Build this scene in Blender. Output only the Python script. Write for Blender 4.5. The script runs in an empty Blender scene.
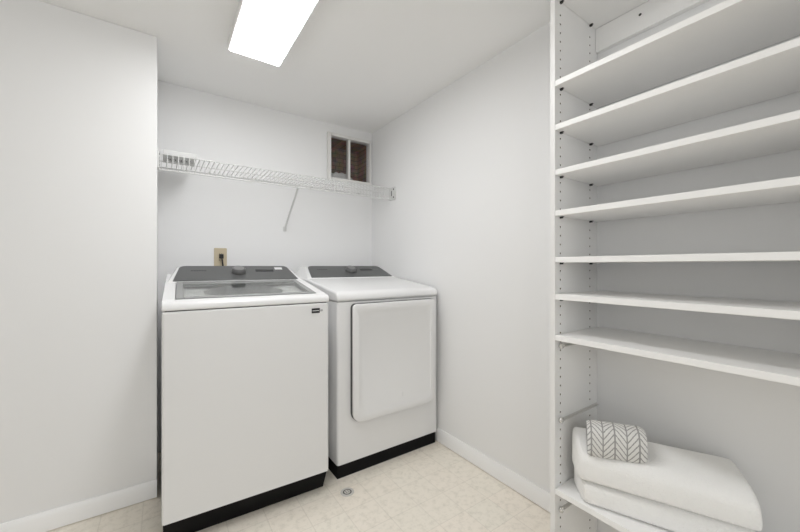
import bpy, bmesh, math, random
from mathutils import Vector, Matrix
random.seed(4)
R = math.radians
scene = bpy.context.scene
COL = scene.collection

# ------------------------------------------------------------------ camera
cam_d = bpy.data.cameras.new('camera'); cam = bpy.data.objects.new('camera', cam_d); COL.objects.link(cam)
CAM_H, YAW = 1.126, 34.63
cam.location = (0, 0, CAM_H); cam.rotation_euler = (R(90), 0, R(-YAW))
cam_d.sensor_width = 36.0; cam_d.lens = 345.0/800*36; cam_d.clip_start = 0.02
cam_d.shift_y = 0.0
scene.camera = cam

# ------------------------------------------------------------------ world, lights, exposure
w = bpy.data.worlds.new('world'); scene.world = w; w.use_nodes = True
w.node_tree.nodes['Background'].inputs[0].default_value = (0.97, 0.985, 1.0, 1)
w.node_tree.nodes['Background'].inputs[1].default_value = 0.4
def area(name, loc, rot, sx, sy, power, col=(1, 1, 1)):
    d = bpy.data.lights.new(name, 'AREA'); d.shape = 'RECTANGLE'; d.size = sx; d.size_y = sy
    d.energy = power; d.color = col
    o = bpy.data.objects.new(name, d); o.location = loc; o.rotation_euler = rot; COL.objects.link(o)
    return o
# soft fill light added behind the camera, out of view; not a known source
area('rear_fill', (-0.55, -2.2, 1.55), (R(50), 0, R(-14)), 2.0, 1.2, 16, (0.96, 0.985, 1.0))
LAMP_STRENGTH = 11.6
vs = scene.view_settings
vs.view_transform = 'Standard'; vs.look = 'None'; vs.gamma = 1.0; vs.use_curve_mapping = False
vs.exposure = 0.40
scene.cycles.max_bounces = 10; scene.cycles.diffuse_bounces = 7
scene.cycles.transparent_max_bounces = 12
scene.cycles.use_denoising = True
scene.cycles.caustics_reflective = False; scene.cycles.caustics_refractive = False

# ------------------------------------------------------------------ materials
def mat(name, col, rough=0.5, metal=0.0, bump=None, emit=None, var=None, spec=0.5, coat=0.0):
    m = bpy.data.materials.new(name); m.use_nodes = True
    nt = m.node_tree; b = nt.nodes['Principled BSDF']
    b.inputs['Base Color'].default_value = (*col, 1); b.inputs['Roughness'].default_value = rough
    b.inputs['Metallic'].default_value = metal; b.inputs['Specular IOR Level'].default_value = spec
    b.inputs['Coat Weight'].default_value = coat
    tc = nt.nodes.new('ShaderNodeTexCoord')
    if var:   # gentle mottling of the colour: (scale, amount)
        n = nt.nodes.new('ShaderNodeTexNoise'); n.inputs['Scale'].default_value = var[0]; n.inputs['Detail'].default_value = 5
        nt.links.new(tc.outputs['Object'], n.inputs['Vector'])
        r = nt.nodes.new('ShaderNodeValToRGB')
        k = var[1]
        r.color_ramp.elements[0].position = .3; r.color_ramp.elements[1].position = .7
        r.color_ramp.elements[0].color = (*[c*(1-k) for c in col], 1); r.color_ramp.elements[1].color = (*[min(1, c*(1+k)) for c in col], 1)
        nt.links.new(n.outputs['Fac'], r.inputs['Fac']); nt.links.new(r.outputs['Color'], b.inputs['Base Color'])
    if bump:  # (scale, strength, distance)
        n = nt.nodes.new('ShaderNodeTexNoise'); n.inputs['Scale'].default_value = bump[0]; n.inputs['Detail'].default_value = 3
        nt.links.new(tc.outputs['Object'], n.inputs['Vector'])
        bp = nt.nodes.new('ShaderNodeBump'); bp.inputs['Strength'].default_value = bump[1]; bp.inputs['Distance'].default_value = bump[2]
        nt.links.new(n.outputs['Fac'], bp.inputs['Height']); nt.links.new(bp.outputs['Normal'], b.inputs['Normal'])
    if emit:
        b.inputs['Emission Color'].default_value = (*emit[0], 1); b.inputs['Emission Strength'].default_value = emit[1]
    return m

M = {}
M['wall'] = mat('wall_paint', (.82, .82, .82), .75, bump=(180, .06, .002))
M['ceiling'] = mat('ceiling_paint', (.88, .878, .872), .85, bump=(160, .08, .002))
M['trim'] = mat('trim_paint', (.90, .90, .90), .35)
M['enamel'] = mat('white_enamel', (.76, .76, .76), .32, spec=.4)
M['cover'] = mat('white_gloss_plastic', (.80, .80, .80), .25)
M['kick'] = mat('black_plastic', (.004, .004, .0045), .6, spec=.15)
M['gasket'] = mat('dark_gasket', (.05, .05, .05), .6)
M['console'] = mat('grey_console', (.095, .098, .098), .32, bump=(300, .02, .001))
M['knob'] = mat('grey_knob', (.16, .16, .16), .3, metal=.4)
M['knobtop'] = mat('silver_knob', (.30, .30, .30), .3, metal=.6)
M['display'] = mat('black_display', (.008, .008, .01), .15)
M['pale_print'] = mat('pale_print', (.75, .75, .75), .5)
M['dark_print'] = mat('dark_print', (.03, .03, .03), .5)
M['grey_print'] = mat('grey_print', (.22, .22, .22), .5)
M['lidframe'] = mat('lid_grey', (.27, .275, .27), .2)
M['tub'] = mat('steel_tub', (.55, .55, .55), .3, metal=.8)
M['melamine'] = mat('white_melamine', (.90, .895, .885), .38)
M['panel'] = mat('panel_melamine', (.80, .795, .785), .4)
M['chipboard'] = mat('raw_chipboard', (.16, .12, .08), .9)
M['pin'] = mat('dark_steel', (.05, .05, .05), .4, metal=.6)
M['steel'] = mat('zinc_steel', (.80, .79, .77), .25, metal=.8)
M['runner'] = mat('painted_runner', (.66, .65, .63), .35, metal=.3)
M['wire'] = mat('white_coated_wire', (.66, .66, .65), .35)
M['towel'] = mat('white_terry', (.90, .895, .88), .95, bump=(260, .55, .005), spec=.1)
M['beige'] = mat('beige_plate', (.55, .47, .33), .45)
M['black_rubber'] = mat('black_rubber', (.012, .012, .012), .5)
M['carton'] = mat('white_carton', (.66, .66, .65), .6)
M['winframe'] = mat('window_paint', (.74, .73, .71), .45)
M['diffuser'] = mat('lit_diffuser', (.9, .9, .9), .4, emit=((.985, .99, 1.0), LAMP_STRENGTH))
M['fixture'] = mat('fixture_white', (.78, .78, .77), .4)
M['drain'] = mat('drain_steel', (.62, .60, .56), .4, metal=.1)
M['drain_dark'] = mat('drain_dark', (.03, .03, .03), .6)
M['lump'] = mat('pale_wrapping', (.75, .75, .74), .6)

def math_node(nt, op, a, b=None):
    n = nt.nodes.new('ShaderNodeMath'); n.operation = op
    for i, v in enumerate((a, b)):
        if v is None: continue
        if isinstance(v, (int, float)): n.inputs[i].default_value = v
        else: nt.links.new(v, n.inputs[i])
    return n.outputs[0]

def glass_mat(name, tint, gloss):
    m = bpy.data.materials.new(name); m.use_nodes = True; nt = m.node_tree
    for n in list(nt.nodes):
        if n.type != 'OUTPUT_MATERIAL': nt.nodes.remove(n)
    out = [n for n in nt.nodes if n.type == 'OUTPUT_MATERIAL'][0]
    t = nt.nodes.new('ShaderNodeBsdfTransparent'); t.inputs[0].default_value = (*tint, 1)
    g = nt.nodes.new('ShaderNodeBsdfGlossy'); g.inputs['Roughness'].default_value = .06
    lw = nt.nodes.new('ShaderNodeFresnel'); lw.inputs['IOR'].default_value = gloss
    mx = nt.nodes.new('ShaderNodeMixShader')
    ge = nt.nodes.new('ShaderNodeNewGeometry')
    fac = math_node(nt, 'MULTIPLY', lw.outputs[0], math_node(nt, 'SUBTRACT', 1.0, ge.outputs['Backfacing']))
    nt.links.new(fac, mx.inputs[0]); nt.links.new(t.outputs[0], mx.inputs[1]); nt.links.new(g.outputs[0], mx.inputs[2])
    nt.links.new(mx.outputs[0], out.inputs[0])
    return m
M['lidglass'] = glass_mat('lid_glass', (.9, .91, .9), 1.6)
M['pane'] = glass_mat('window_glass', (.9, .9, .9), 1.45)

def floor_mat():
    m = bpy.data.materials.new('vinyl_tile'); m.use_nodes = True; nt = m.node_tree; b = nt.nodes['Principled BSDF']
    b.inputs['Roughness'].default_value = .38
    geo = nt.nodes.new('ShaderNodeTexCoord')
    sep = nt.nodes.new('ShaderNodeSeparateXYZ'); nt.links.new(geo.outputs['Object'], sep.inputs[0])
    P = .1524
    fx = math_node(nt, 'FRACT', math_node(nt, 'DIVIDE', math_node(nt, 'SUBTRACT', sep.outputs['X'], 1.300-P*40), P))
    fy = math_node(nt, 'FRACT', math_node(nt, 'DIVIDE', math_node(nt, 'SUBTRACT', sep.outputs['Y'], .985-P*40), P))
    def edge(f): return math_node(nt, 'LESS_THAN', math_node(nt, 'SUBTRACT', .5, math_node(nt, 'ABSOLUTE', math_node(nt, 'SUBTRACT', f, .5))), .014)
    line = math_node(nt, 'MAXIMUM', edge(fx), edge(fy))
    # per-tile tone
    ix = math_node(nt, 'FLOOR', math_node(nt, 'DIVIDE', math_node(nt, 'SUBTRACT', sep.outputs['X'], 1.300-P*40), P))
    iy = math_node(nt, 'FLOOR', math_node(nt, 'DIVIDE', math_node(nt, 'SUBTRACT', sep.outputs['Y'], .985-P*40), P))
    cmb = nt.nodes.new('ShaderNodeCombineXYZ'); nt.links.new(ix, cmb.inputs[0]); nt.links.new(iy, cmb.inputs[1])
    wn = nt.nodes.new('ShaderNodeTexWhiteNoise'); nt.links.new(cmb.outputs[0], wn.inputs['Vector'])
    tone = nt.nodes.new('ShaderNodeMix'); tone.data_type = 'RGBA'
    nt.links.new(wn.outputs['Value'], tone.inputs['Factor'])
    tone.inputs['A'].default_value = (.87, .82, .725, 1); tone.inputs['B'].default_value = (.89, .825, .73, 1)
    # marbling
    no = nt.nodes.new('ShaderNodeTexNoise'); no.inputs['Scale'].default_value = 34; no.inputs['Detail'].default_value = 7; no.inputs['Roughness'].default_value = .7
    nt.links.new(geo.outputs['Object'], no.inputs['Vector'])
    rp = nt.nodes.new('ShaderNodeValToRGB'); rp.color_ramp.elements[0].position = .32; rp.color_ramp.elements[1].position = .52
    rp.color_ramp.elements[0].color = (.80, .80, .78, 1); rp.color_ramp.elements[1].color = (1, 1, 1, 1)
    nt.links.new(no.outputs['Fac'], rp.inputs['Fac'])
    mu = nt.nodes.new('ShaderNodeMix'); mu.data_type = 'RGBA'; mu.blend_type = 'MULTIPLY'; mu.inputs['Factor'].default_value = .8
    nt.links.new(tone.outputs['Result'], mu.inputs['A']); nt.links.new(rp.outputs['Color'], mu.inputs['B'])
    ln = nt.nodes.new('ShaderNodeMix'); ln.data_type = 'RGBA'
    nt.links.new(math_node(nt, 'MULTIPLY', line, .22), ln.inputs['Factor'])
    nt.links.new(mu.outputs['Result'], ln.inputs['A']); ln.inputs['B'].default_value = (.46, .42, .35, 1)
    nt.links.new(ln.outputs['Result'], b.inputs['Base Color'])
    return m
M['floor'] = floor_mat()

def brick_mat():
    m = bpy.data.materials.new('brown_brick'); m.use_nodes = True; nt = m.node_tree; b = nt.nodes['Principled BSDF']
    b.inputs['Roughness'].default_value = .9
    tc = nt.nodes.new('ShaderNodeTexCoord')
    mp = nt.nodes.new('ShaderNodeMapping'); mp.inputs['Rotation'].default_value = (R(90), 0, 0)
    nt.links.new(tc.outputs['Object'], mp.inputs[0])
    br = nt.nodes.new('ShaderNodeTexBrick'); br.inputs['Scale'].default_value = 7
    br.inputs['Color1'].default_value = (.44, .29, .22, 1); br.inputs['Color2'].default_value = (.25, .18, .15, 1); br.inputs['Mortar'].default_value = (.20, .15, .12, 1)
    nt.links.new(mp.outputs[0], br.inputs['Vector'])
    n = nt.nodes.new('ShaderNodeTexNoise'); n.inputs['Scale'].default_value = 18; n.inputs['Detail'].default_value = 6
    nt.links.new(tc.outputs['Object'], n.inputs['Vector'])
    mx = nt.nodes.new('ShaderNodeMix'); mx.data_type = 'RGBA'; mx.blend_type = 'OVERLAY'; mx.inputs['Factor'].default_value = .7
    nt.links.new(br.outputs['Color'], mx.inputs['A']); nt.links.new(n.outputs['Color'], mx.inputs['B'])
    nt.links.new(mx.outputs['Result'], b.inputs['Base Color'])
    return m
M['brick'] = brick_mat()

def leaf_mat():   # woven chevron leaf pattern, in the cloth's own UV space (metres)
    m = bpy.data.materials.new('leaf_weave'); m.use_nodes = True; nt = m.node_tree; b = nt.nodes['Principled BSDF']
    b.inputs['Roughness'].default_value = .95; b.inputs['Specular IOR Level'].default_value = .1
    uv = nt.nodes.new('ShaderNodeUVMap'); sep = nt.nodes.new('ShaderNodeSeparateXYZ'); nt.links.new(uv.outputs[0], sep.inputs[0])
    fu = math_node(nt, 'FRACT', math_node(nt, 'DIVIDE', sep.outputs['X'], .066))
    a = math_node(nt, 'ABSOLUTE', math_node(nt, 'SUBTRACT', fu, .5))          # 0 on the leaf's rib, .5 between leaves
    ph = math_node(nt, 'FRACT', math_node(nt, 'ADD', math_node(nt, 'DIVIDE', sep.outputs['Y'], .020), math_node(nt, 'MULTIPLY', a, 4.4)))
    d1 = math_node(nt, 'SUBTRACT', .5, math_node(nt, 'ABSOLUTE', math_node(nt, 'SUBTRACT', ph, .5)))
    nz = nt.nodes.new('ShaderNodeTexNoise'); nz.inputs['Scale'].default_value = 260; nt.links.new(uv.outputs[0], nz.inputs['Vector'])
    l1 = math_node(nt, 'LESS_THAN', d1, math_node(nt, 'ADD', math_node(nt, 'MULTIPLY', nz.outputs['Fac'], .30), -.02))
    l2 = math_node(nt, 'LESS_THAN', a, .035)
    l3 = math_node(nt, 'GREATER_THAN', a, .47)
    line = math_node(nt, 'MAXIMUM', l1, math_node(nt, 'MAXIMUM', l2, l3))
    mx = nt.nodes.new('ShaderNodeMix'); mx.data_type = 'RGBA'; nt.links.new(line, mx.inputs['Factor'])
    mx.inputs['A'].default_value = (.72, .71, .69, 1); mx.inputs['B'].default_value = (.34, .335, .325, 1)
    nt.links.new(mx.outputs['Result'], b.inputs['Base Color'])
    bp = nt.nodes.new('ShaderNodeBump'); bp.inputs['Strength'].default_value = .5; bp.inputs['Distance'].default_value = .004; bp.invert = True
    nt.links.new(line, bp.inputs['Height']); nt.links.new(bp.outputs['Normal'], b.inputs['Normal'])
    return m
M['leaf'] = leaf_mat()

# ------------------------------------------------------------------ mesh helpers
class MB:
    def __init__(s): s.bm = bmesh.new()
    def poly(s, pts): return s.bm.faces.new([s.bm.verts.new(p) for p in pts])
    def box(s, x0, x1, y0, y1, z0, z1):
        v = [s.bm.verts.new(p) for p in ((x0,y0,z0),(x1,y0,z0),(x1,y1,z0),(x0,y1,z0),(x0,y0,z1),(x1,y0,z1),(x1,y1,z1),(x0,y1,z1))]
        for f in ((0,3,2,1),(4,5,6,7),(0,1,5,4),(1,2,6,5),(2,3,7,6),(3,0,4,7)): s.bm.faces.new([v[i] for i in f])
        return s
    def prism(s, a, b):      # two matching rings of points
        A = [s.bm.verts.new(p) for p in a]; B = [s.bm.verts.new(p) for p in b]; n = len(A)
        s.bm.faces.new(A[::-1]); s.bm.faces.new(B)
        for i in range(n): s.bm.faces.new((A[i], A[(i+1)%n], B[(i+1)%n], B[i]))
        return s
    def tube(s, pts, r, n=8, cap=True):
        pts = [Vector(p) for p in pts]; rings = []
        up = None
        for i, p in enumerate(pts):
            d = (pts[min(i+1, len(pts)-1)]-pts[max(i-1, 0)]).normalized()
            if up is None:
                up = d.orthogonal().normalized()
            up = (up - d*up.dot(d)).normalized(); q = d.cross(up)
            rings.append([s.bm.verts.new(p+r*(math.cos(2*math.pi*k/n)*up+math.sin(2*math.pi*k/n)*q)) for k in range(n)])
        for a, b in zip(rings, rings[1:]):
            for k in range(n): s.bm.faces.new((a[k], a[(k+1)%n], b[(k+1)%n], b[k]))
        if cap: s.bm.faces.new(rings[0][::-1]); s.bm.faces.new(rings[-1])
        return s
    def lathe(s, prof, n=32, origin=(0,0,0), axis=(0,0,1)):
        o = Vector(origin); a = Vector(axis).normalized(); u = a.orthogonal().normalized(); q = a.cross(u); rings = []
        for r, h in prof:
            if r < 1e-6: rings.append([s.bm.verts.new(o+a*h)])
            else: rings.append([s.bm.verts.new(o+a*h+r*(math.cos(2*math.pi*k/n)*u+math.sin(2*math.pi*k/n)*q)) for k in range(n)])
        for A, B in zip(rings, rings[1:]):
            if len(A) == 1 and len(B) == 1: continue
            for k in range(n):
                if len(A) == 1: s.bm.faces.new((A[0], B[(k+1)%n], B[k]))
                elif len(B) == 1: s.bm.faces.new((A[k], A[(k+1)%n], B[0]))
                else: s.bm.faces.new((A[k], A[(k+1)%n], B[(k+1)%n], B[k]))
        return s
    def build(s, name, m, parent=None, bevel=0, seg=3, fix=True, smooth=True, loc=None):
        bm = s.bm
        if fix: bmesh.ops.recalc_face_normals(bm, faces=bm.faces)
        if smooth:
            for f in bm.faces: f.smooth = True
            for e in bm.edges:
                if len(e.link_faces) == 2 and e.calc_face_angle(0) > R(38): e.smooth = False
        if loc is not None: bmesh.ops.translate(bm, vec=-Vector(loc), verts=bm.verts)
        me = bpy.data.meshes.new(name); bm.to_mesh(me); bm.free()
        o = bpy.data.objects.new(name, me); COL.objects.link(o); me.materials.append(m)
        if loc is not None: o.location = loc
        if parent is not None: o.parent = parent
        if bevel:
            b = o.modifiers.new('bevel', 'BEVEL'); b.width = bevel; b.segments = seg; b.limit_method = 'ANGLE'; b.angle_limit = R(38)
            b.harden_normals = True
        return o

def tag(o, label, cat, group=None):
    o['label'] = label; o['category'] = cat
    if group: o['group'] = group
    return o
def thing(name, label, cat, loc=(0,0,0), rz=0, group=None):
    o = bpy.data.objects.new(name, None); o.empty_display_size = .05; COL.objects.link(o)
    o.location = loc; o.rotation_euler = (0, 0, rz)
    return tag(o, label, cat, group)
def struct(o): o['kind'] = 'structure'; return o
def rrect(x0, x1, z0, z1, rs, n=7):   # rounded rectangle outline, radii (bl, br, tr, tl)
    out = []
    for (cx, cz, a0, r) in ((x0+rs[0], z0+rs[0], 180, rs[0]), (x1-rs[1], z0+rs[1], 270, rs[1]), (x1-rs[2], z1-rs[2], 0, rs[2]), (x0+rs[3], z1-rs[3], 90, rs[3])):
        for k in range(n+1):
            a = R(a0+90*k/n); out.append((cx+r*math.cos(a), cz+r*math.sin(a)))
    return out

# ------------------------------------------------------------------ the room
XR, YB, ZC = 1.466, 2.542, 2.247        # right wall, back wall, ceiling
XL, YL = -0.019, 2.062                  # end and face of the wall left of the alcove
struct(MB().box(-1.9, XR+.12, -2.6, YB+.12, -.08, 0).build('floor', M['floor']))
struct(MB().box(-1.9, XR+.12, -2.6, YB+.12, ZC, ZC+.08).build('ceiling', M['ceiling']))
struct(MB().box(XR, XR+.12, -2.6, YB, 0, ZC).build('wall_right', M['wall']))
struct(MB().box(-1.8, XL, YL, YB, 0, ZC).build('wall_left', M['wall'], bevel=.004))
struct(MB().box(-1.9, -1.8, -2.6, YB, 0, ZC).build('wall_side', M['wall']))
WX0, WX1, WZ0, WZ1 = 1.086, 1.431, 1.820, 2.149    # window opening in the back wall
b = MB(); WT = .035
b.box(-1.9, WX0, YB, YB+WT, 0, ZC); b.box(WX1, XR+.12, YB, YB+WT, 0, ZC)
b.box(WX0, WX1, YB, YB+WT, 0, WZ0); b.box(WX0, WX1, YB, YB+WT, WZ1, ZC)
struct(b.build('wall_back', M['wall']))
# the brick-lined shaft behind the window
b = MB(); y0, y1 = YB+WT, YB+WT+.22
b.box(.99, WX0-.006, y0, y1, 1.72, 2.24); b.box(WX1+.03, WX1+.13, y0, y1, 1.72, 2.24)
b.box(WX0-.006, WX1+.03, y0, y1, 1.72, WZ0-.004); b.box(WX0-.006, WX1+.03, y0, y1, WZ1+.004, 2.24)
b.box(.99, WX1+.13, y1, y1+.06, 1.72, 2.24)
struct(b.build('wall_outside', M['brick']))

def baseboard(name, pts_front, p0, p1, nrm):
    h, t = .085, .013
    prof = [(0, 0), (t*.4, 0), (t*.4, .004), (t, .004), (t, h-.022), (t*.75, h-.012), (t*.45, h), (0, h)]
    p0, p1, nrm = Vector(p0), Vector(p1), Vector(nrm)
    a = [p0+nrm*d+Vector((0, 0, z)) for d, z in prof]; c = [p1+nrm*d+Vector((0, 0, z)) for d, z in prof]
    return struct(MB().prism(a, c).build(name, M['trim']))
baseboard('baseboard_right', None, (XR, YB, 0), (XR, .721, 0), (-1, 0, 0))
baseboard('baseboard_left', None, (-1.8, YL, 0), (XL, YL, 0), (0, -1, 0))

# window in the back wall
win = bpy.data.objects.new('window_1', None); COL.objects.link(win); win.location = ((WX0+WX1)/2, YB, WZ0); struct(win)
def wpart(bm, name, m, **k):
    bmesh.ops.translate(bm.bm, vec=-Vector(win.location), verts=bm.bm.verts)
    return bm.build(name, m, win, **k)
b = MB(); fy = YB-.026
b.box(1.060, WX0+.002, fy, YB, 1.805, 2.172); b.box(WX1-.002, 1.442, fy, YB, 1.805, 2.172)
b.box(WX0+.002, WX1-.002, fy, YB, 1.805, WZ0+.002); b.box(WX0+.002, WX1-.002, fy, YB, WZ1-.002, 2.172)
wpart(b, 'window_frame', M['winframe'], bevel=.003, seg=2)
xm = 1.251
wpart(MB().box(xm-.009, xm+.009, YB-.010, YB+.03, WZ0, WZ1), 'mullion', M['winframe'], bevel=.002, seg=2)
for x0, x1 in ((WX0+.001, xm-.009), (xm+.009, WX1-.001)):
    wpart(MB().box(x0, x1, YB+.010, YB+.014, WZ0+.001, WZ1-.001), 'pane', M['pane'])

# ------------------------------------------------------------------ ceiling light
LX0, LX1, LY0, LY1 = .277, .519, .74, 1.892
t = thing('ceiling_light', 'long lit fluorescent ceiling fixture with white diffuser', 'ceiling light', ((LX0+LX1)/2, (LY0+LY1)/2, ZC))
def lp(bm, name, m, **k):
    bmesh.ops.translate(bm.bm, vec=-Vector(t.location), verts=bm.bm.verts)
    return bm.build(name, m, t, **k)
b = MB(); ZL = ZC-.050
b.box(LX0-.008, LX0, LY0-.008, LY1+.006, ZL+.006, ZC); b.box(LX1, LX1+.008, LY0-.008, LY1+.006, ZL+.006, ZC)
b.box(LX0, LX1, LY0-.008, LY0, ZL+.006, ZC); b.box(LX0, LX1, LY1, LY1+.006, ZL+.006, ZC)
lp(b, 'housing', M['fixture'], bevel=.0015, seg=2)
pr = [(LX0+.0005, ZL+.012), (LX0+.0005, ZL+.004), (LX0+.006, ZL), (LX1-.006, ZL), (LX1-.0005, ZL+.004), (LX1-.0005, ZL+.012)]
lp(MB().prism([(x, LY0+.0005, z) for x, z in pr], [(x, LY1-.0005, z) for x, z in pr]), 'diffuser', M['diffuser'])

# ------------------------------------------------------------------ washer and dryer
def slab_on(face, x0, x1, s0, s1, th, lift=0):   # a slab lying on a sloped console face; s runs up the slope
    (o, d, n) = face
    def P(x, s, h): q = o+d*s+n*h; return (x, q.y, q.z)
    a = [P(x0, s0, lift), P(x1, s0, lift), P(x1, s1, lift), P(x0, s1, lift)]
    c = [P(x0, s0, lift+th), P(x1, s0, lift+th), P(x1, s1, lift+th), P(x0, s1, lift+th)]
    return a, c
def console_face(y0, z0, y1, z1):
    o = Vector((0, y0, z0)); d = Vector((0, y1-y0, z1-z0)); L = d.length; d.normalize()
    return (o, d, Vector((0, -d.z, d.y))), L

def console_set(root, y0, z0, y1, z1, yb, zb, hous, grey, cx, tags):
    W = .343
    face, L = console_face(y0, z0, y1, z1)
    (o, d, n) = face
    bx0, bx1, tx0, tx1 = hous
    # white housing: wedge under the grey face, sloping ends
    A = [(bx0-W, y0-.01, z0-.012), (bx0-W, yb, zb), (bx0-W+.004, yb, z0), (tx0-W, yb, z1), (tx0-W, y1+.012, z1), (bx0-W+.002, y0-.006, z0)]
    Bq = [(bx1-W, y0-.01, z0-.012), (bx1-W, yb, zb), (bx1-W-.004, yb, z0), (tx1-W, yb, z1), (tx1-W, y1+.012, z1), (bx1-W-.002, y0-.006, z0)]
    MB().prism(A, Bq).build('console_housing', M['cover'], root, bevel=.008)
    gx0, gx1, hx0, hx1 = grey
    out = []
    def add(x, s): out.append((x-W, s))
    r = .03
    pts = [(gx0, .0), (gx1, .0)]
    # outline with rounded upper corners
    def corner(p, q, s, n_=6):
        res = []
        for k in range(n_+1):
            t_ = k/n_
            a = (1-t_)**2; b_ = 2*(1-t_)*t_; c = t_*t_
            res.append((a*p[0]+b_*q[0]+c*s[0], a*p[1]+b_*q[1]+c*s[1]))
        return res
    def along(p, q, dist):
        l = math.hypot(q[0]-p[0], q[1]-p[1]); return (p[0]+(q[0]-p[0])*dist/l, p[1]+(q[1]-p[1])*dist/l)
    TR, TL, BR, BL = (hx1, L), (hx0, L), (gx1, 0), (gx0, 0)
    outl = corner(along(BR, BL, .006), BR, along(BR, TR, .006))+corner(along(TR, BR, r), TR, along(TR, TL, r))+corner(along(TL, TR, r), TL, along(TL, BL, r))+corner(along(BL, TL, .006), BL, along(BL, BR, .006))
    def P(x, s, h): q = o+d*s+n*h; return (x-W, q.y, q.z)
    cp = MB().prism([P(x, s, -.004) for x, s in outl], [P(x, s, .006) for x, s in outl]).build('console_panel', M['console'], root, bevel=.003, seg=2)
    cp['label'] = 'grey control panel'
    q = o+d*(L*.52)+n*.006
    kb = MB().lathe([(0, 0), (.038, 0), (.0385, .006), (.035, .022), (.032, .026), (.0, .026)], 40, (cx-W, q.y, q.z), n).build('knob', M['knob'], root)
    MB().lathe([(0, .0), (.027, .0), (.0265, .0018), (0, .0018)], 36, Vector((cx-W, q.y, q.z))+n*.026, n).build('knob_cap', M['knobtop'], kb)
    a, c = slab_on(face, .435-W, .535-W, L*.55, L*.70, .0012, .006)
    MB().prism(a, c).build('display', M['display'], root)
    b = MB()
    for k in range(6):
        a, c = slab_on(face, .112-W+k*.0125, .1195-W+k*.0125, L*.62, L*.68, .0006, .006); b.prism(a, c)
    b.build('lettering', M['dark_print'], root)
    if tags:
        a, c = slab_on(face, .548-W, .592-W, L*.70, L*.86, .0008, .006)
        MB().prism(a, c).build('sticker', M['pale_print'], root)
    else:
        b = MB()
        for k in range(4):
            a, c = slab_on(face, .552-W+k*.011, .556-W+k*.011, L*.62, L*.68, .0006, .006); b.prism(a, c)
        b.build('button_marks', M['grey_print'], root)
    return face, L

def badge(root, x, y, z):
    W = .343
    bd = MB().box(x-.020-W, x+.020-W, y-.003, y+.001, z-.0115, z+.0115).build('badge', M['display'], root, bevel=.001, seg=2)
    bd['label'] = 'small black maker badge'
    m = MB()
    for k in range(6):   # the row of small pale letters across the badge
        x0 = x-.016+k*.0055-W
        m.box(x0, x0+.0038, y-.0036, y-.0029, z-.0022, z+.0020)
    m.build('badge_lettering', M['pale_print'], bd)
    m = MB()
    for k in range(2): m.box(x+.024+k*.006-W, x+.028+k*.006-W, y-.0010, y+.001, z-.005, z+.004)
    m.build('badge_mark', M['grey_print'], bd)

# --- washer
W = .343
wa = thing('washing_machine', 'white top-loading washing machine with glass lid, left of the dryer', 'washing machine', (0.0004+W*math.cos(R(2)), 1.643-W*math.sin(R(2)), 0), R(-2))
wa.scale = (1.004, 1, 1)
# local frame: x -.343..+.343, y 0 = front plane
b = MB()
v0 = rrect(-W, W, 0, .68, (.012, .012, .012, .012), 4)
A = [b.bm.verts.new((x, y, .105)) for x, y in v0]; B = [b.bm.verts.new((x, y, .938)) for x, y in v0]
C = [b.bm.verts.new((x*.985, .34+(y-.34)*.985, .943)) for x, y in v0]; D = [b.bm.verts.new((x*.955, .34+(y-.34)*.955, .943)) for x, y in v0]
n_ = len(v0)
b.bm.faces.new(A[::-1])
for P_, Q_ in ((A, B), (B, C), (C, D)):
    for i in range(n_): b.bm.faces.new((P_[i], P_[(i+1)%n_], Q_[(i+1)%n_], Q_[i]))
b.build('body', M['enamel'], wa)
b = MB()
b.prism([(-W+.004, .055, 0.0), (W-.012, .055, 0.0), (W-.012, .66, 0), (-W+.004, .66, 0)], [(-W+.004, .010, .105), (W-.006, .010, .105), (W-.006, .67, .105), (-W+.004, .67, .105)])
b.build('base', M['kick'], wa)
# top frame (ring around the lid, open in the middle)
def topz(y): # front to back rise of the top
    return .974+(min(y, .03)/.03)**.6*.011 + max(0, y-.03)*.150
gx0, gx1, gy0, gy1 = .045-W, .641-W, .052, .418
def ring_rail(b, x0, x1, y0, y1):
    ys = [y0+(y1-y0)*k/6 for k in range(7)]
    ring = [(y0, .946)]+[(y, topz(y)) for y in ys]+[(y1, .946)]
    b.prism([(x0, y, z) for y, z in ring], [(x1, y, z) for y, z in ring])
b = MB()
fr = [(0.004, .947), (0.0, .952), (0.0, .965), (0.003, .973), (.010, .979), (.022, .9835), (.052, topz(.052)), (.052, .947)]
b.prism([(-W, y, z) for y, z in fr], [(W, y, z) for y, z in fr])
ring_rail(b, -W, gx0, .052, .50); ring_rail(b, gx1, W, .052, .50)
ring_rail(b, gx0, gx1, .418, .50); ring_rail(b, -W, W, .50, .68)
b.build('top_frame', M['cover'], wa, bevel=.004, seg=3)
MB().box(-W+.010, W-.010, .010, .050, .939, .950).build('seal_strip', M['gasket'], wa)
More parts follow.
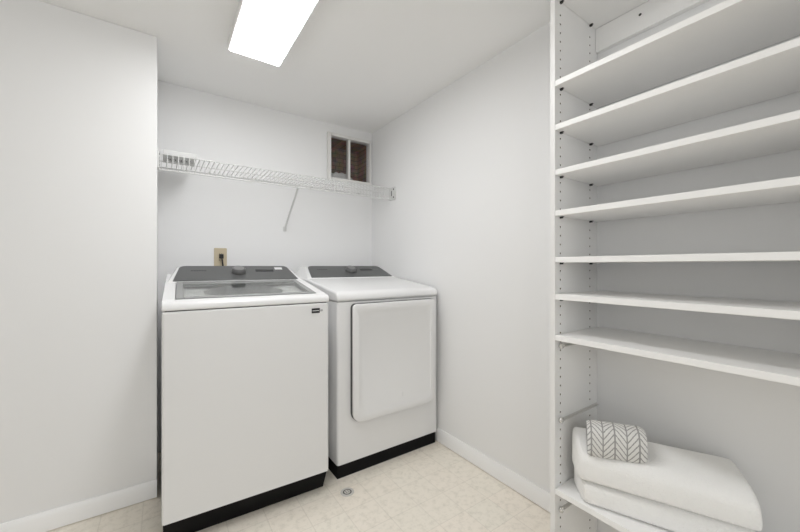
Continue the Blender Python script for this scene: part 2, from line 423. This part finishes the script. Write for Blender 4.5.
# lid
def lidpt(x, y, h): return (x, y, topz(y)+h)
b = MB(); lw = .03
for (x0, x1, y0, y1) in ((gx0+.002, gx0+lw, gy0+.002, gy1-.002), (gx1-lw, gx1-.002, gy0+.002, gy1-.002), (gx0+lw, gx1-lw, gy0+.002, gy0+.03), (gx0+lw, gx1-lw, gy1-.06, gy1-.002)):
    b.prism([lidpt(x0, y0, -.012), lidpt(x1, y0, -.012), lidpt(x1, y1, -.012), lidpt(x0, y1, -.012)],
            [lidpt(x0, y0, .004), lidpt(x1, y0, .004), lidpt(x1, y1, .004), lidpt(x0, y1, .004)])
lid = b.build('lid', M['lidframe'], wa, bevel=.002, seg=2)
lid['label'] = 'grey-framed glass lid'
b = MB(); x0, x1, y0, y1 = gx0+lw-.002, gx1-lw+.002, gy0+.028, gy1-.058
b.prism([lidpt(x0, y0, -.002), lidpt(x1, y0, -.002), lidpt(x1, y1, -.002), lidpt(x0, y1, -.002)], [lidpt(x0, y0, .002), lidpt(x1, y0, .002), lidpt(x1, y1, .002), lidpt(x0, y1, .002)])
b.build('lid_glass', M['lidglass'], lid)
# drum seen through the glass
MB().lathe([(0, .40), (.20, .40), (.212, .42), (.212, .90), (.205, .948)], 48, (0, .28, 0)).build('drum', M['tub'], wa, fix=False)
b = MB(); N_ = 48      # white plastic tub cover with its round mouth, under the lid
inn = []; out_ = []
for k in range(N_):
    a = 2*math.pi*k/N_; cx_, cy_ = math.cos(a), math.sin(a)
    t1 = min((.325/abs(cx_)) if abs(cx_) > 1e-6 else 9, ((.38 if cy_ > 0 else .262)/abs(cy_)) if abs(cy_) > 1e-6 else 9)
    out_.append(b.bm.verts.new((cx_*t1, .28+cy_*t1, topz(.28+cy_*t1)-.020))); inn.append((b.bm.verts.new((cx_*.185, .28+cy_*.150, topz(.28+cy_*.15)-.026)), b.bm.verts.new((cx_*.185, .28+cy_*.150, .935))))
for k in range(N_):
    j = (k+1) % N_
    b.bm.faces.new((out_[k], out_[j], inn[j][0], inn[k][0])); b.bm.faces.new((inn[k][0], inn[j][0], inn[j][1], inn[k][1]))
b.build('tub_cover', M['cover'], wa)
console_set(wa, .425, 1.046, .592, 1.122, .68, 1.03, (.006, .680, .050, .636), (.030, .656, .062, .624), .343, True)
badge(wa, .618, 0.0, .908)

# --- dryer
dr = thing('clothes_dryer', 'white front-loading clothes dryer with large square door, against the right wall', 'clothes dryer', (.7564+W, 1.672, 0))
b = MB(); v0 = rrect(-W, W, 0, .74, (.014, .014, .014, .014), 4)
b.prism([(x, y, .076) for x, y in v0], [(x, y, .934) for x, y in v0]).build('body', M['enamel'], dr)
MB().box(-W+.006, W-.006, .014, .73, 0, .077).build('base', M['kick'], dr)
ys = [(.0, .936), (-.004, .950), (-.003, .966), (.004, .978), (.018, .986), (.05, .992), (.25, 1.018), (.47, 1.046), (.74, 1.052), (.74, .936)]
b = MB(); b.prism([(-W-.002, y, z) for y, z in ys], [(W+.002, y, z) for y, z in ys]).build('top_cover', M['cover'], dr, bevel=.012, seg=4)
console_set(dr, .470, 1.048, .628, 1.122, .74, 1.04, (.002, .684, .050, .636), (.034, .652, .062, .618), .351, False)
# door
dx0, dx1, dz0, dz1 = .078-W, .642-W, .288, .922
o1 = rrect(dx0-.002, dx1+.001, dz0-.002, dz1+.002, (.057, .057, .024, .024))
MB().prism([(x, 0.001, z) for x, z in o1], [(x, -.019, z) for x, z in o1]).build('door_seal', M['gasket'], dr)
b = MB()
L_ = [(rrect(dx0, dx1, dz0, dz1, (.055, .055, .022, .022)), -.0185), (rrect(dx0, dx1, dz0, dz1, (.055, .055, .022, .022)), -.029),
      (rrect(dx0+.002, dx1-.002, dz0+.002, dz1-.002, (.054, .054, .021, .021)), -.0325), (rrect(dx0+.006, dx1-.006, dz0+.006, dz1-.006, (.05, .05, .02, .02)), -.034),
      (rrect(dx0+.034, dx1-.034, dz0+.036, dz1-.040, (.05, .05, .03, .03)), -.034), (rrect(dx0+.040, dx1-.040, dz0+.050, dz1-.050, (.05, .05, .03, .03)), -.0275)]
rings = [[b.bm.verts.new((x, y, z)) for x, z in ring] for ring, y in L_]
b.bm.faces.new(rings[0]); b.bm.faces.new(rings[-1][::-1])
for P_, Q_ in zip(rings, rings[1:]):
    n_ = len(P_)
    for i in range(n_): b.bm.faces.new((P_[i], Q_[i], Q_[(i+1)%n_], P_[(i+1)%n_]))
door = b.build('door', M['enamel'], dr)
MB().box(.398-W, .408-W, -.0305, -.026, .368, .396).build('door_catch', M['cover'], door, bevel=.002, seg=2)
badge(dr, .527, -.0272, .897)

# ------------------------------------------------------------------ wall outlet and plug
ox, oz = .318, 1.184
ou = thing('wall_outlet', 'beige electrical outlet plate on the back wall above the washing machine', 'outlet', (ox, YB, oz))
pl = rrect(-.038, .038, -.060, .060, (.006,)*4, 4)
MB().prism([(x, 0, z) for x, z in pl], [(x, -.006, z) for x, z in pl]).build('cover_plate', M['beige'], ou, bevel=.002, seg=2)
for zc in (.020, -.020):
    oc = rrect(-.016, .016, zc-.014, zc+.014, (.010,)*4, 5)
    rc = MB().prism([(x, -.005, z) for x, z in oc], [(x, -.009, z) for x, z in oc]).build('receptacle', M['beige'], ou, bevel=.001, seg=2)
    m = MB()
    for xx in (-.006, .006): m.box(xx-.001, xx+.001, -.0094, -.0088, zc-.004, zc+.005)
    m.build('slots', M['drain_dark'], rc)
pc = thing('power_cord', 'black plug and cord hanging from the beige wall outlet', 'power cord', (ox+.004, YB-.009, oz+.008))
MB().prism([(-.014, 0, -.014), (.014, 0, -.014), (.014, 0, .014), (-.014, 0, .014)], [(-.010, -.026, -.018), (.010, -.026, -.018), (.010, -.026, .008), (-.010, -.026, .008)]).build('plug', M['black_rubber'], pc, bevel=.003, seg=2)
MB().tube([(0, -.020, -.010), (.003, -.026, -.030), (.006, -.028, -.06), (.008, -.030, -.12), (.004, -.030, -.25), (-.02, -.035, -.5)], .0045, 8).build('cord', M['black_rubber'], pc)

# ------------------------------------------------------------------ wire shelf
SY0, SY1, SZ, SZ2 = 2.235, YB-.006, 1.724, 1.640
ws = thing('wire_shelf', 'white coated wire shelf on the back wall above both machines', 'wire shelf', ((XL+XR)/2, YB, SZ))
def sp(bm, name, m, parent=None, **k):
    bmesh.ops.translate(bm.bm, vec=-Vector(ws.location), verts=bm.bm.verts)
    return bm.build(name, m, parent or ws, **k)
X0, X1 = XL+.006, XR-.006
b = MB(); n = int((X1-X0-.02)/.0254)
for k in range(n+1):
    x = X0+.012+k*.0254
    b.tube([(x, SY1, SZ+.005), (x, SY0+.006, SZ+.005), (x, SY0-.001, SZ+.003), (x, SY0-.004, SZ-.004), (x, SY0-.004, SZ2)], .0021, 6)
sp(b, 'wire_deck', M['wire'])
for (y, z, r, nm) in ((SY0, SZ, .0035, 'front_rod'), (SY1, SZ, .0030, 'back_rod'), (2.39, SZ, .0030, 'middle_rod'), (SY0, SZ2, .0045, 'lip_rod')):
    sp(MB().tube([(X0, y, z), (X1, y, z)], r, 8), nm, M['wire'])
b = MB(); xb = .735
b.tube([(xb, SY0+.004, SZ2-.002), (xb, SY0+.012, SZ2-.010), (xb, YB-.012, 1.402), (xb, YB-.006, 1.385)], .0065, 8)
br = sp(b, 'support_brace', M['wire'])
sp(MB().box(xb-.012, xb+.012, YB-.006, YB, 1.378, 1.412), 'wall_clip', M['wire'], br, bevel=.002, seg=2)
sp(MB().box(xb-.008, xb+.008, SY0-.008, SY0+.010, SZ2-.010, SZ2+.006), 'rod_hook', M['wire'], br, bevel=.002, seg=2)
for side, xa, xc in (('r', XR-.010, XR), ('l', XL, XL+.008)):
    pe = rrect(SY0-.062, SY0+.022, 1.632, 1.7305, (.008,)*4, 4)
    eb = sp(MB().prism([(xa, y, z) for y, z in pe], [(xc, y, z) for y, z in pe]), 'end_bracket', M['wire'], bevel=.0015, seg=2)
    xs = xa if side == 'r' else xc
    for z in (1.652, 1.712):
        sp(MB().lathe([(0, 0), (.0065, 0), (.005, .002), (0, .0025)], 12, (xs, SY0-.040, z), (-1 if side == 'r' else 1, 0, 0)), 'screw', M['pin'], eb)
    y0 = SY0-.012
    sp(MB().box(xs-.0012, xs+.0012, y0-.004, y0+.004, 1.664, 1.704), 'bracket_slot', M['drain_dark'], eb)
for k, x in enumerate((.13, .34, .55, .93, 1.14, 1.34)):
    sp(MB().box(x-.006, x+.006, YB-.010, YB, SZ-.012, SZ+.0065), 'back_clip', M['wire'], bevel=.002, seg=2)

# carton lying on the wire shelf
cz = SZ+.0072
ct = thing('flat_carton', 'small flat white printed packet lying on the left end of the wire shelf', 'packet', (.085, 2.345, cz))
MB().box(-.080, .078, -.095, .10, 0, .024).build('carton', M['carton'], ct, bevel=.003, seg=2)
b = MB(); x = -.062
for k in range(9):   # dark printed lettering on the underside, too blurred to read
    h = random.choice((.03, .04, .034))
    b.box(x, x+.004, -.01, -.01+h, -.0005, .0002)
    if k % 2 == 0: b.box(x, x+.010, -.01, -.004, -.0005, .0002)
    if k % 3 == 1: b.box(x, x+.009, .010, .016, -.0005, .0002)
    x += .0135
b.build('lettering', M['dark_print'], ct)

# pale lump behind the window glass
b = MB(); bmesh.ops.create_icosphere(b.bm, subdivisions=3, radius=1)
for v in b.bm.verts:
    f = 1+.22*math.sin(9*v.co.x+2)*math.sin(8*v.co.y+1)*math.cos(7*v.co.z)
    v.co = Vector((v.co.x*.095*f, v.co.y*.03*f, .040+v.co.z*(.036+.012*math.sin(14*v.co.x))*f))
o = b.build('crumpled_wrapping', M['lump']); o.location = (1.215, YB+.080, WZ0-.006)
tag(o, 'pale crumpled wrapping lying behind the small window glass', 'wrapping')

# ------------------------------------------------------------------ shelving unit
UX0, UY, PT, UH = 1.156, .700, .0175, 2.14
UX1 = XR
UYE = -.215
su = thing('shelving_unit', 'tall white shelving unit with adjustable shelves standing against the right wall', 'shelving unit', ((UX0+UX1)/2, (UY+UYE)/2, 0))
def up(bm, name, m, parent=None, **k):
    bmesh.ops.translate(bm.bm, vec=-Vector(su.location), verts=bm.bm.verts)
    return bm.build(name, m, parent or su, **k)
HX = (1.191, 1.401)
def panel(yface, sgn, UX1=UX1-.008):   # side panel with two columns of drilled holes on its inner face (sgn: outward direction of that face along y)
    b = MB(); bm = b.bm; yo = yface-sgn*PT
    hz0 = .052; n = int((UH-.05-hz0)/.032)
    cw = .010
    zs0 = hz0-.016; zs1 = zs0+n*.032
    xs = [UX0, HX[0]-cw, HX[0]+cw, HX[1]-cw, HX[1]+cw, UX1]
    def q(x0, x1, z0, z1): b.poly([(x0, yface, z0), (x1, yface, z0), (x1, yface, z1), (x0, yface, z1)])
    for i in (0, 2, 4): q(xs[i], xs[i+1], 0, UH)
    for hx in HX:
        q(hx-cw, hx+cw, 0, zs0); q(hx-cw, hx+cw, zs1, UH)
        for k in range(n):
            zc = hz0+k*.032; z0, z1 = zc-.016, zc+.016
            outer = [(hx+cw, zc), (hx+cw, z1), (hx, z1), (hx-cw, z1), (hx-cw, zc), (hx-cw, z0), (hx, z0), (hx+cw, z0)]
            inner = [(hx+.0034*math.cos(R(45*a)), zc+.0034*math.sin(R(45*a))) for a in range(8)]
            O = [bm.verts.new((x, yface, z)) for x, z in outer]; I = [bm.verts.new((x, yface, z)) for x, z in inner]
            J = [bm.verts.new((x, yface-sgn*.010, z)) for x, z in inner]
            for a in range(8):
                c = (a+1) % 8
                bm.faces.new((O[a], O[c], I[c], I[a])); bm.faces.new((I[a], I[c], J[c], J[a])).material_index = 1
            bm.faces.new(J).material_index = 1
    b.poly([(UX0, yo, 0), (UX1, yo, 0), (UX1, yo, UH), (UX0, yo, UH)])
    for x in (UX0, UX1): b.poly([(x, yface, 0), (x, yo, 0), (x, yo, UH), (x, yface, UH)])
    for z in (0, UH): b.poly([(UX0, yface, z), (UX1, yface, z), (UX1, yo, z), (UX0, yo, z)])
    bmesh.ops.remove_doubles(bm, verts=bm.verts, dist=1e-5)
    o = up(b, 'side_panel', M['panel'], smooth=False); o.data.materials.append(M['chipboard'])
    return o
panel(UY, -1); panel(UYE, 1)
BOT = [2.084, 1.769, 1.6116, 1.4508, 1.305, 1.1385, 1.0065, .8605, .311]
TH = .0195
for k, z in enumerate(BOT):
    dx1 = UX1-.006
    if k == 0: dx1 = UX1-.020
    up(MB().box(UX0+.001, dx1, UYE+.0005, UY-.0005, z, z+TH), 'shelf', M['melamine'], bevel=.0012, seg=2)
    for hx in HX:
        for yf, s in ((UY, -1), (UYE, 1)):
            if yf != UY and k > 0 and k < 8 and False: continue
            y0, y1 = sorted((yf, yf+s*.009))
            m = MB().box(hx-.004, hx+.004, y0, y1, z-.0065, z)
            y2, y3 = sorted((yf+s*.001, yf+s*.012)); m.box(hx-.0045, hx+.0045, y2, y3, z-.0018, z-.0001)
            up(m, 'shelf_pin', M['pin'])
# hanging cleat at the top, against the wall
up(MB().box(UX1-.0195, UX1, UYE+.001, UY-.001, 1.990, 2.0835), 'hanging_cleat', M['melamine'], bevel=.0012, seg=2)
for y in (.542, .0):
    up(MB().lathe([(0, 0), (.005, 0), (.004, .0015), (0, .002)], 14, (UX1-.0195, y, 2.05), (-1, 0, 0)), 'cleat_screw', M['pin'])
# metal runners with front rollers on the side panels
for z in (.834, .566, .243):
    m = MB()
    for yf, s in ((UY, -1), (UYE, 1)):
        m = MB()
        pf = [(0, -.006), (.0015, -.006), (.0015, -.0015), (.010, -.0015), (.010, 0), (.0015, .0), (.0015, .006), (0, .006)]
        m.prism([(UX0+.028, yf+s*d, z+h) for d, h in pf], [(UX1-.012, yf+s*d, z+h) for d, h in pf])
        rn = up(m, 'runner', M['runner'])
        up(MB().lathe([(0, 0), (.0095, 0), (.0105, .002), (.0105, .008), (.0095, .0105), (.004, .0105), (.0035, .0125), (0, .0125)], 20, (UX0+.030, yf+s*.0015, z+.004), (0, s, 0)), 'roller', M['steel'], rn)

# ------------------------------------------------------------------ towels on the lowest visible shelf
ST = .311+TH+.0003
def cloth_block(name, corners_lo, corners_hi, zlo, zhi, nose, label, nl=20, sag=None, front=None):
    front = front or nose
    """A folded towel: corners (front-left, front-right, back-right, back-left) of the bottom and top outlines; zlo/zhi heights at these corners."""
    b = MB(); bm = b.bm
    def lerp(a, c, t): return tuple(a[i]+(c[i]-a[i])*t for i in range(len(a)))
    rings = []
    NC = 28
    for i in range(nl+1):
        t_ = i/nl
        fb = Vector((*lerp(corners_lo[0], corners_lo[1], t_), zlo[0]+(zlo[1]-zlo[0])*t_))
        bb = Vector((*lerp(corners_lo[3], corners_lo[2], t_), zlo[3]+(zlo[2]-zlo[3])*t_))
        ft = Vector((*lerp(corners_hi[0], corners_hi[1], t_), zhi[0]+(zhi[1]-zhi[0])*t_))
        bt = Vector((*lerp(corners_hi[3], corners_hi[2], t_), zhi[3]+(zhi[2]-zhi[3])*t_))
        ring = []
        e = min(t_, 1-t_)
        shrink = 1.0 if e > .05 else (.965+.035*math.sin(math.pi/2*e/.05))
        cen = (fb+bb+ft+bt)/4
        for k in range(NC):
            a = 2*math.pi*k/NC
            # superellipse in the (u: front->back, v: bottom->top) square
            cu, sv = math.cos(a), math.sin(a)
            p = nose if cu > 0 else (front if sv > 0 else 5.0)
            u = .5+.5*math.copysign(abs(cu)**(2/p), cu); v = .5+.5*math.copysign(abs(sv)**(2/p), sv)
            P = fb*(1-u)*(1-v)+bb*u*(1-v)+ft*(1-u)*v+bt*u*v
            P = cen+(P-cen)*shrink
            P.z = max(P.z, min(fb.z, bb.z))
            if sag: P.z += sag(t_, u, v)
            ring.append(bm.verts.new(P))
        rings.append(ring)
    for A, B in zip(rings, rings[1:]):
        for k in range(NC): bm.faces.new((A[k], A[(k+1)%NC], B[(k+1)%NC], B[k]))
    bm.faces.new(rings[0][::-1]); bm.faces.new(rings[-1])
    o = b.build(name, M['towel'], loc=(sum(c[0] for c in corners_lo)/4, sum(c[1] for c in corners_lo)/4, min(zlo)))
    s_ = o.modifiers.new('sub', 'SUBSURF'); s_.levels = 1; s_.render_levels = 2
    return tag(o, label, 'towel', None)
FL, FR, BR, BL = (1.158, .604), (1.312, .205), (1.448, .285), (1.245, .688)
cloth_block('bath_towel', (FL, FR, BR, BL), (FL, FR, BR, BL), (ST, ST, ST, ST), (.400, .414, .414, .402), 9,
            'folded white towel at the bottom of the stack, lying on the low shelf', front=4.5)
top_towel = cloth_block('bath_towel', ((1.150, .620), (1.296, .190), (1.452, .280), (1.238, .692)), ((1.152, .615), (1.284, .194), (1.455, .288), (1.240, .690)),
            (.403, .417, .417, .405), (.500, .515, .534, .545), 12, 'thick folded white towel on top of the other towel, under the patterned roll', front=2.7)

# patterned roll
def roll(under):
    a0, a1 = Vector((1.204, .613, .0)), Vector((1.281, .479, .0))
    ax = (a1-a0).normalized(); S = Vector((-ax.y, ax.x, 0))     # towards the wall
    if S.x < 0: S = -S
    bm = bmesh.new(); uvl = None
    NC, NL = 36, 16; rings = []; uvs = {}
    hw, hh = .051, .054
    zb0, zb1 = .488, .493
    per = 0; prev = None; arc = []
    for k in range(NC+1):
        an = 2*math.pi*k/NC - math.pi/2
        cu, sv = math.cos(an), math.sin(an)
        u = math.copysign(abs(cu)**(2/2.9), cu)*hw; v = math.copysign(abs(sv)**(2/2.9), sv)*hh
        if prev: per += math.hypot(u-prev[0], v-prev[1])
        arc.append((u, v, per)); prev = (u, v)
    L = (a1-a0).length+.010
    for i in range(NL+1):
        t_ = i/NL; s = L*t_
        e = min(t_, 1-t_); sh = 1 if e > .1 else .88+.12*math.sin(math.pi/2*e/.1)
        c = a0+ax*s-S*.010+Vector((0, 0, zb0+(zb1-zb0)*t_+hh))
        ring = []
        for (u, v, p) in arc[:-1]:
            vv = bm.verts.new(c+S*u*sh+Vector((0, 0, v*sh))); ring.append(vv)
        rings.append(ring)
    uvl = bm.loops.layers.uv.new('UVMap')
    for i in range(NL):
        for k in range(NC):
            f = bm.faces.new((rings[i][k], rings[i][(k+1)%NC], rings[i+1][(k+1)%NC], rings[i+1][k])); f.smooth = True
            cs = ((i, k), (i, k+1), (i+1, k+1), (i+1, k))
            for lp_, (ii, kk) in zip(f.loops, cs): lp_[uvl].uv = (L*ii/NL+.0215, -arc[kk][2])
    for ring in (rings[0][::-1], rings[-1]):
        f = bm.faces.new(ring)
        ex = bmesh.ops.inset_region(bm, faces=[f], thickness=.010, depth=-.006)
    bmesh.ops.recalc_face_normals(bm, faces=bm.faces)
    # the cloth settles on the towel beneath it
    dg = bpy.context.evaluated_depsgraph_get(); dg.update()
    te = under.evaluated_get(dg); tm = under.matrix_world.copy(); tm.translation = under.location; ti = tm.inverted()
    for v in bm.verts:
        ok, hit, nn, ix = te.ray_cast(ti @ Vector((v.co.x, v.co.y, 1.0)), Vector((0, 0, -1)))
        if ok:
            zz = (tm @ hit).z+.0012
            if v.co.z < zz: v.co.z = zz
    loc = (a0+a1)/2+Vector((0, 0, zb0)); bmesh.ops.translate(bm, vec=-loc, verts=bm.verts)
    me = bpy.data.meshes.new('hand_towel'); bm.to_mesh(me); bm.free(); me.materials.append(M['leaf'])
    o = bpy.data.objects.new('hand_towel', me); o.location = loc; COL.objects.link(o)
    tag(o, 'rolled grey and white leaf-patterned hand towel on top of the white towels', 'towel')
roll(top_towel)

# ------------------------------------------------------------------ floor drain
fd = thing('floor_drain', 'small round metal drain cover in the floor in front of the gap between the machines', 'floor drain', (.760, 1.562, 0))
MB().lathe([(.0, .0005), (.034, .0005), (.034, .0015), (.031, .003), (.022, .003), (.021, .0012), (0, .0012)], 36).build('ring', M['drain'], fd)
MB().lathe([(.0150, .0013), (.0212, .0013), (.0212, .0020), (.0150, .0020), (.0150, .0013)], 32).build('groove', M['drain_dark'], fd)
gr = MB().lathe([(0, .001), (.0155, .001), (.0155, .003), (.012, .0036), (0, .0036)], 28).build('plug', M['drain'], fd)
m = MB()
for k in range(4):
    a = R(45+90*k); m.lathe([(0, .0036), (.0025, .0036), (.0025, .004), (0, .004)], 10, (.008*math.cos(a), .008*math.sin(a), 0))
m.build('holes', M['drain_dark'], gr)
